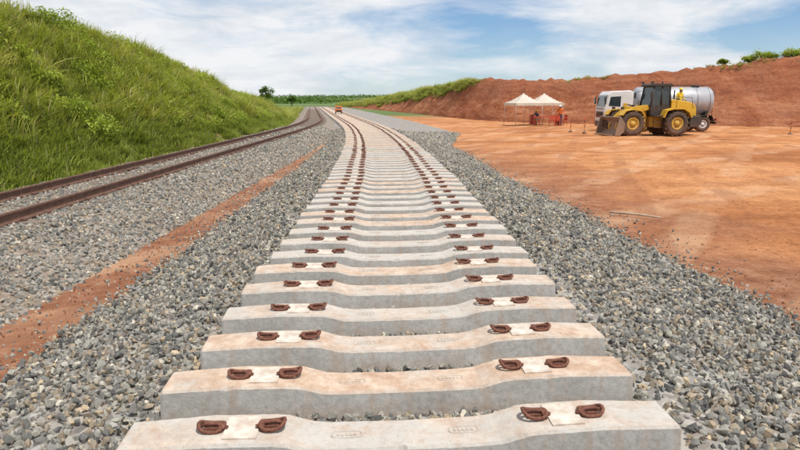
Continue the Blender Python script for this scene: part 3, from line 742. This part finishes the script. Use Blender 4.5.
# ------------------------------------------------------------------ people
skinM=simple('skin',(.22,.12,.08),(.30,.17,.11),8,.6,.05,.002)
khaki=simple('work_khaki',(.20,.17,.12),(.28,.24,.17),8,.9,.1,.005)
navy=simple('work_navy',(.03,.04,.07),(.06,.07,.11),8,.9,.1,.005)
yhat=simple('yellow_helmet',(.72,.5,.02),(.8,.58,.04),3,.35,0,.001)
bootM=simple('boots',(.03,.02,.015),(.06,.045,.03),8,.7,.1,.003)
def human(name,loc,rz,shirt,pants,hat,pose='stand'):
    e=empty(name,loc,rz)
    if pose=='sit':
        dz=-.42; J={'pel':(0,0,.92+dz),'sp':(0,-.02,1.12+dz),'ch':(0,-.04,1.34+dz),'nk':(0,-.05,1.47+dz),'hd':(0,-.06,1.58+dz),'ht':(0,-.05,1.68+dz)}
        for s,n in((-1,'L'),(1,'R')):
            J.update({n+'sh':(s*.19,-.03,1.39+dz),n+'el':(s*.26,-.1,1.12+dz),n+'wr':(s*.17,-.36,1.08+dz),n+'hn':(s*.15,-.43,1.09+dz),n+'hp':(s*.1,0,.9+dz),n+'kn':(s*.14,-.44,.5),n+'an':(s*.14,-.42,.09),n+'to':(s*.15,-.6,.04)})
    else:
        J={'pel':(0,0,.93),'sp':(0,-.01,1.13),'ch':(0,-.02,1.35),'nk':(0,-.03,1.48),'hd':(0,-.05,1.59),'ht':(0,-.04,1.69)}
        for s,n in((-1,'L'),(1,'R')):
            J.update({n+'sh':(s*.19,0,1.41),n+'el':(s*.28,.02+.03*s,1.13),n+'wr':(s*.27,-.13-.08*s,.93+.06*s),n+'hn':(s*.265,-.18-.08*s,.86+.06*s),n+'hp':(s*.1,0,.9),n+'kn':(s*.12,-.04-.05*s,.49),n+'an':(s*.13,.02-.06*s,.09),n+'to':(s*.15,-.16-.06*s,.04)})
    R={'pel':(.15,.11),'sp':(.135,.1),'ch':(.165,.115),'nk':(.062,.062),'hd':(.082,.098),'ht':(.06,.075),'sh':(.072,.07),'el':(.047,.047),'wr':(.032,.034),'hn':(.038,.022),'hp':(.095,.095),'kn':(.062,.065),'an':(.045,.05),'to':(.045,.035)}
    names=list(J); E=[('pel','sp'),('sp','ch'),('ch','nk'),('nk','hd'),('hd','ht')]
    for n in'LR': E+=[('ch',n+'sh'),(n+'sh',n+'el'),(n+'el',n+'wr'),(n+'wr',n+'hn'),('pel',n+'hp'),(n+'hp',n+'kn'),(n+'kn',n+'an'),(n+'an',n+'to')]
    me=bpy.data.meshes.new('body'); me.from_pydata([J[n] for n in names],[(names.index(a),names.index(b)) for a,b in E],[])
    ob=bpy.data.objects.new('tmp',me); S.collection.objects.link(ob)
    md=ob.modifiers.new('s','SKIN'); sv=me.skin_vertices[0].data
    for i,n in enumerate(names):
        k=n[1:] if n[0] in'LR' else n; sv[i].radius=R[k]; sv[i].use_root=(n=='pel')
    ob.modifiers.new('u','SUBSURF').levels=2
    dg=bpy.context.evaluated_depsgraph_get(); dg.update()
    m2=bpy.data.meshes.new_from_object(ob.evaluated_get(dg)); bpy.data.objects.remove(ob)
    for m in(shirt,pants,skinM,bootM): m2.materials.append(m)
    kj=[(Vector(J[a]),Vector(J[b]),a,b) for a,b in E]
    for p in m2.polygons:
        p.use_smooth=True; c=p.center; best=None
        for a,b,na,nb in kj:
            d=b-a; s=max(0,min(1,(c-a).dot(d)/d.length_squared)); L=(c-(a+d*s)).length
            if best is None or L<best[0]: best=(L,na,nb,s)
        nb=best[2]; s=best[3]
        if nb in('nk','hd','ht') and (nb!='nk' or s>.75): mi=2
        elif nb[1:]=='hn' : mi=2
        elif nb[1:] in('kn','an','hp'): mi=1 if not(nb[1:]=='an' and s>.8) else 3
        elif nb[1:]=='to': mi=3
        elif nb=='sp' and s<.15: mi=1
        else: mi=0
        if best[1]=='pel' and c.z<J['pel'][2]-.01: mi=1
        p.material_index=mi
    body=bpy.data.objects.new('body',m2); S.collection.objects.link(body); body.parent=e
    bm=bmesh.new()
    for n,s in(('L',-1),('R',1)):
        w=Vector(J[n+'wr']);h=Vector(J[n+'hn']); d=(h-w).normalized(); sd=Vector((0,1,0)) if pose!='sit' else Vector((1,0,0)); cu=Vector((-s,0,-.3)) if pose!='sit' else Vector((0,0,-1))
        for k,L in enumerate((.068,.078,.073,.058)):
            b=h+sd*(.021*(k-1.5))+d*.0
            tube(bm,[b,b+d*L*.55,b+d*L*.9+cu*.015,b+d*L*1.1+cu*.035],[.0095,.009,.008,.006],6,0)
        b=w+(h-w)*.4-sd*.03; tube(bm,[b,b-sd*.03+d*.03,b-sd*.035+d*.06],[.011,.01,.007],6,0)
    hd=Vector(J['hd']); 
    tube(bm,[hd+Vector((0,-.092,.03)),hd+Vector((0,-.115,-.005)),hd+Vector((0,-.095,-.015))],[.008,.014,.009],6,0)
    for s in(-1,1):
        lathe(bm,[(.006,-.006),(.028,-.004),(.028,.004),(.006,.006)],hd+Vector((s*.088,.0,.0)),'x',10,0)
        lathe(bm,[(.003,-.006),(.009,0),(.003,.006)],hd+Vector((s*.032,-.096,.025)),'y',8,1)
    box(bm,hd+Vector((0,-.094,-.045)),(.045,.008,.008),2)
    finish('face_and_hands',bm,[skinM,blk,redm],parent=e)
    bm=bmesh.new(); c=hd+Vector((0,.0,.045))
    lathe(bm,[(.115,-.005),(.135,-.005),(.135,.004),(.113,.01),(.108,.045),(.088,.085),(.055,.108),(.01,.118)],c,'z',18); box(bm,c+Vector((0,-.13,0)),(.13,.07,.01))
    finish('hard_hat',bm,[hat],parent=e)
    return e
wx=18.05
human('worker',(wx,38.95,1.17),rad(20),yhat,navy,yhat)
human('worker',(13.5,50.6,0),rad(-30),orange,navy,wht)
human('worker',(11.9,52.6,0),rad(20),navy,khaki,yhat,'sit')
bm=bmesh.new(); box(bm,(wx,38.95,1.14),(.9,.6,.06)); box(bm,(wx-.35,38.95,.56),(.08,.5,1.1)); box(bm,(wx+.35,38.95,.56),(.08,.5,1.1))
for k in range(3): box(bm,(wx,39.27,.25+.27*k),(.62,.14,.04))
finish('service_step_stand',bm,[yeld],bevel=.01)

# ------------------------------------------------------------------ tents & yard things
t=NT('canopy_fabric'); o=t.obj(); col=t.ramp(t.noise(o,1.5,5),[(.3,(.62,.56,.46)),(.7,(.76,.71,.62))])
b=t.bsdf(col,.8,t.bump(t.noise(o,3,3),.3,.05)); tr=t.n('ShaderNodeBsdfTranslucent',{0:(.7,.65,.55,1)}); mx=t.n('ShaderNodeMixShader',{0:.3,1:b.outputs[0],2:tr.outputs[0]}); t.t.links.new(mx.outputs[0],t.out.inputs[0]); canM=t.m
def tent(x,y,w,rz):
    e=empty('canopy_tent',(x,y,0),rz); bm=bmesh.new(); he,hp=1.9,2.75; N=12
    def H(u,v):
        d=max(abs(u),abs(v)); return he+(hp-he)*((1-d)**1.35)
    V=[[bm.verts.new((w/2*(-1+2*i/N),w/2*(-1+2*j/N),H(-1+2*i/N,-1+2*j/N))) for j in range(N+1)] for i in range(N+1)]
    for i in range(N):
        for j in range(N): bm.faces.new((V[i][j],V[i+1][j],V[i+1][j+1],V[i][j+1]))
    rim=[V[i][0] for i in range(N+1)]+[V[N][j] for j in range(1,N+1)]+[V[i][N] for i in range(N-1,-1,-1)]+[V[0][j] for j in range(N-1,0,-1)]
    lowv=[bm.verts.new(v.co*1+Vector((0,0,-.2-.035*(k%2)))) for k,v in enumerate(rim)]
    for k in range(len(rim)): bm.faces.new((rim[k],rim[(k+1)%len(rim)],lowv[(k+1)%len(rim)],lowv[k]))
    finish('canopy',bm,[canM],parent=e)
    bm=bmesh.new()
    for a in(-1,1):
        for b in(-1,1): tube(bm,[(a*w*.48,b*w*.48,-.05),(a*w*.48,b*w*.48,1.89)],.02,8); box(bm,(a*w*.48,b*w*.48,.01),(.14,.14,.02))
    for a in(-1,1): tube(bm,[(-w*.48,a*w*.48,1.83),(w*.48,a*w*.48,1.83)],.015,6); tube(bm,[(a*w*.48,-w*.48,1.83),(a*w*.48,w*.48,1.83)],.015,6)
    finish('poles',bm,[stl],parent=e)
tent(10.6,51.8,2.5,rad(14)); tent(12.75,53.4,2.7,rad(6))
redcloth=simple('red_plastic',(.42,.06,.03),(.55,.10,.05),5,.6,.05,.005)
def table(x,y,rz,w=1.8):
    e=empty('folding_table',(x,y,0),rz); bm=bmesh.new(); box(bm,(0,0,.73),(w,.75,.05)); finish('top',bm,[redcloth],parent=e,bevel=.01)
    bm=bmesh.new()
    for a in(-1,1):
        for b in(-1,1): tube(bm,[(a*w*.45,b*.3,0),(a*w*.42,b*.28,.71)],.02,6)
    finish('legs',bm,[blk],parent=e)
def chair(x,y,rz):
    e=empty('plastic_chair',(x,y,0),rz); bm=bmesh.new(); box(bm,(0,0,.44),(.44,.42,.03)); 
    prism(bm,[(-.2,.46),(-.2,.9),(-.16,.93),(.16,.93),(.2,.9),(.2,.46)],.2,.23)
    for a in(-1,1):
        for b in(-1,1): tube(bm,[(a*.22,b*.21,0),(a*.18,b*.17,.43)],.018,6)
        tube(bm,[(a*.22,-.18,.43),(a*.23,-.18,.65),(a*.23,.2,.68)],.018,6)
    finish('seat_and_frame',bm,[redcloth],parent=e)
table(12.5,50.9,.1,2.2); table(13.3,53.2,.2)
for c in[(11.9,52.65,rad(20)),(11.6,50.6,1.2),(14.0,51.2,-1.2),(12.7,50.0,3.1),(13.2,50.1,2.8)]: chair(*c)
def drum(x,y):
    bm=bmesh.new(); lathe(bm,[(.02,0),(.28,0),(.3,.02),(.285,.04),(.285,.28),(.3,.3),(.285,.32),(.285,.58),(.3,.6),(.285,.62),(.285,.84),(.3,.87),(.27,.87),(.26,.85),(.02,.85)],(0,0,0),'z',24); finish('steel_drum',bm,[redcloth],loc=(x,y,0))
drum(13.9,52.6); drum(11.9,53.6)
def post(x,y,h):
    e=empty('delineator_post',(x,y,0)); bm=bmesh.new()
    n=6
    for k in range(n): lathe(bm,[(.025,h*k/n),(.025,h*(k+1)/n)],(0,0,.03),'z',10,k%2)
    finish('pole',bm,[blk,orange],parent=e); bm=bmesh.new(); lathe(bm,[(.14,0),(.14,.05),(.08,.08),(.04,.12)],(0,0,0),'z',14); finish('foot',bm,[blk],parent=e)
for x,y,h in[(12.05,39.0,1.0),(11.6,40.6,.9),(24.6,37.6,.9)]: post(x,y,h)
wood=simple('weathered_wood',(.35,.25,.17),(.5,.4,.3),6,.9,.3,.01)
bm=bmesh.new()
tube(bm,[(3.95,10.95,.04),(4.2,10.75,.055),(4.45,10.62,.05),(4.7,10.4,.04)],[.018,.024,.02,.014],7)
finish('fallen_branch',bm,[wood])

# ------------------------------------------------------------------ light
EL,AZ=66,140   # azimuth clockwise from +Y
sd=Vector((math.cos(rad(EL))*math.sin(rad(AZ)),math.cos(rad(EL))*math.cos(rad(AZ)),math.sin(rad(EL))))
L=bpy.data.lights.new('sun','SUN'); L.energy=4.3; L.angle=rad(.5); L.color=(1,.955,.88)
so=bpy.data.objects.new('sun',L); so.rotation_euler=sd.to_track_quat('Z','Y').to_euler(); S.collection.objects.link(so)
W=bpy.data.worlds.new('World'); S.world=W; W.use_nodes=True; nt=W.node_tree; nt.nodes.clear()
class WT(NT):
    def __init__(s,t): s.t=t
w=WT(nt); out=w.n('ShaderNodeOutputWorld')
sky=w.n('ShaderNodeTexSky',sky_type='NISHITA',sun_disc=False,sun_elevation=rad(EL),sun_rotation=rad(AZ),dust_density=.3,air_density=1.0,ozone_density=3.0)
bg=w.n('ShaderNodeBackground',{0:w.mix(1,sky.outputs[0],(.66,.91,1.14),'MULTIPLY'),1:.098})
gen=w.n('ShaderNodeTexCoord').outputs['Generated']; z=w.math('MAXIMUM',w.n('ShaderNodeSeparateXYZ',{0:gen}).outputs[2],0.0)
mpv=w.n('ShaderNodeMapping',{'Vector':gen,'Location':(2.3,.4,.15),'Rotation':(0,rad(4),rad(10)),'Scale':(1,1,3.6)}).outputs[0]
n1=w.noise(mpv,3.8,8,.6,.35)
n2=w.noise(mpv,1.9,4,.5,.2)
f=w.math('ADD',w.math('MULTIPLY',n1,.6),w.math('MULTIPLY',n2,.5))
mask=w.ramp(f,[(.44,.10),(.525,.62),(.59,.98)])
haze=w.ramp(z,[(0,.62),(.06,.3),(.15,0)])
mask=w.math('MAXIMUM',mask,haze)
ccol=w.ramp(w.noise(mpv,6,7,.6,.3),[(.35,(.72,.78,.85)),(.58,(.95,.96,.98))])
cb=w.n('ShaderNodeBackground',{0:ccol,1:.95})
mx=w.n('ShaderNodeMixShader',{0:mask,1:bg.outputs[0],2:cb.outputs[0]}); nt.links.new(mx.outputs[0],out.inputs[0])

cam=bpy.data.cameras.new('camera'); cam.sensor_width=36; cam.lens=26.55; cam.clip_end=8000; cam.clip_start=.05
co=bpy.data.objects.new('camera',cam); co.location=(0,0,CAMZ); co.rotation_euler=(rad(90-11.9),0,0); S.collection.objects.link(co); S.camera=co
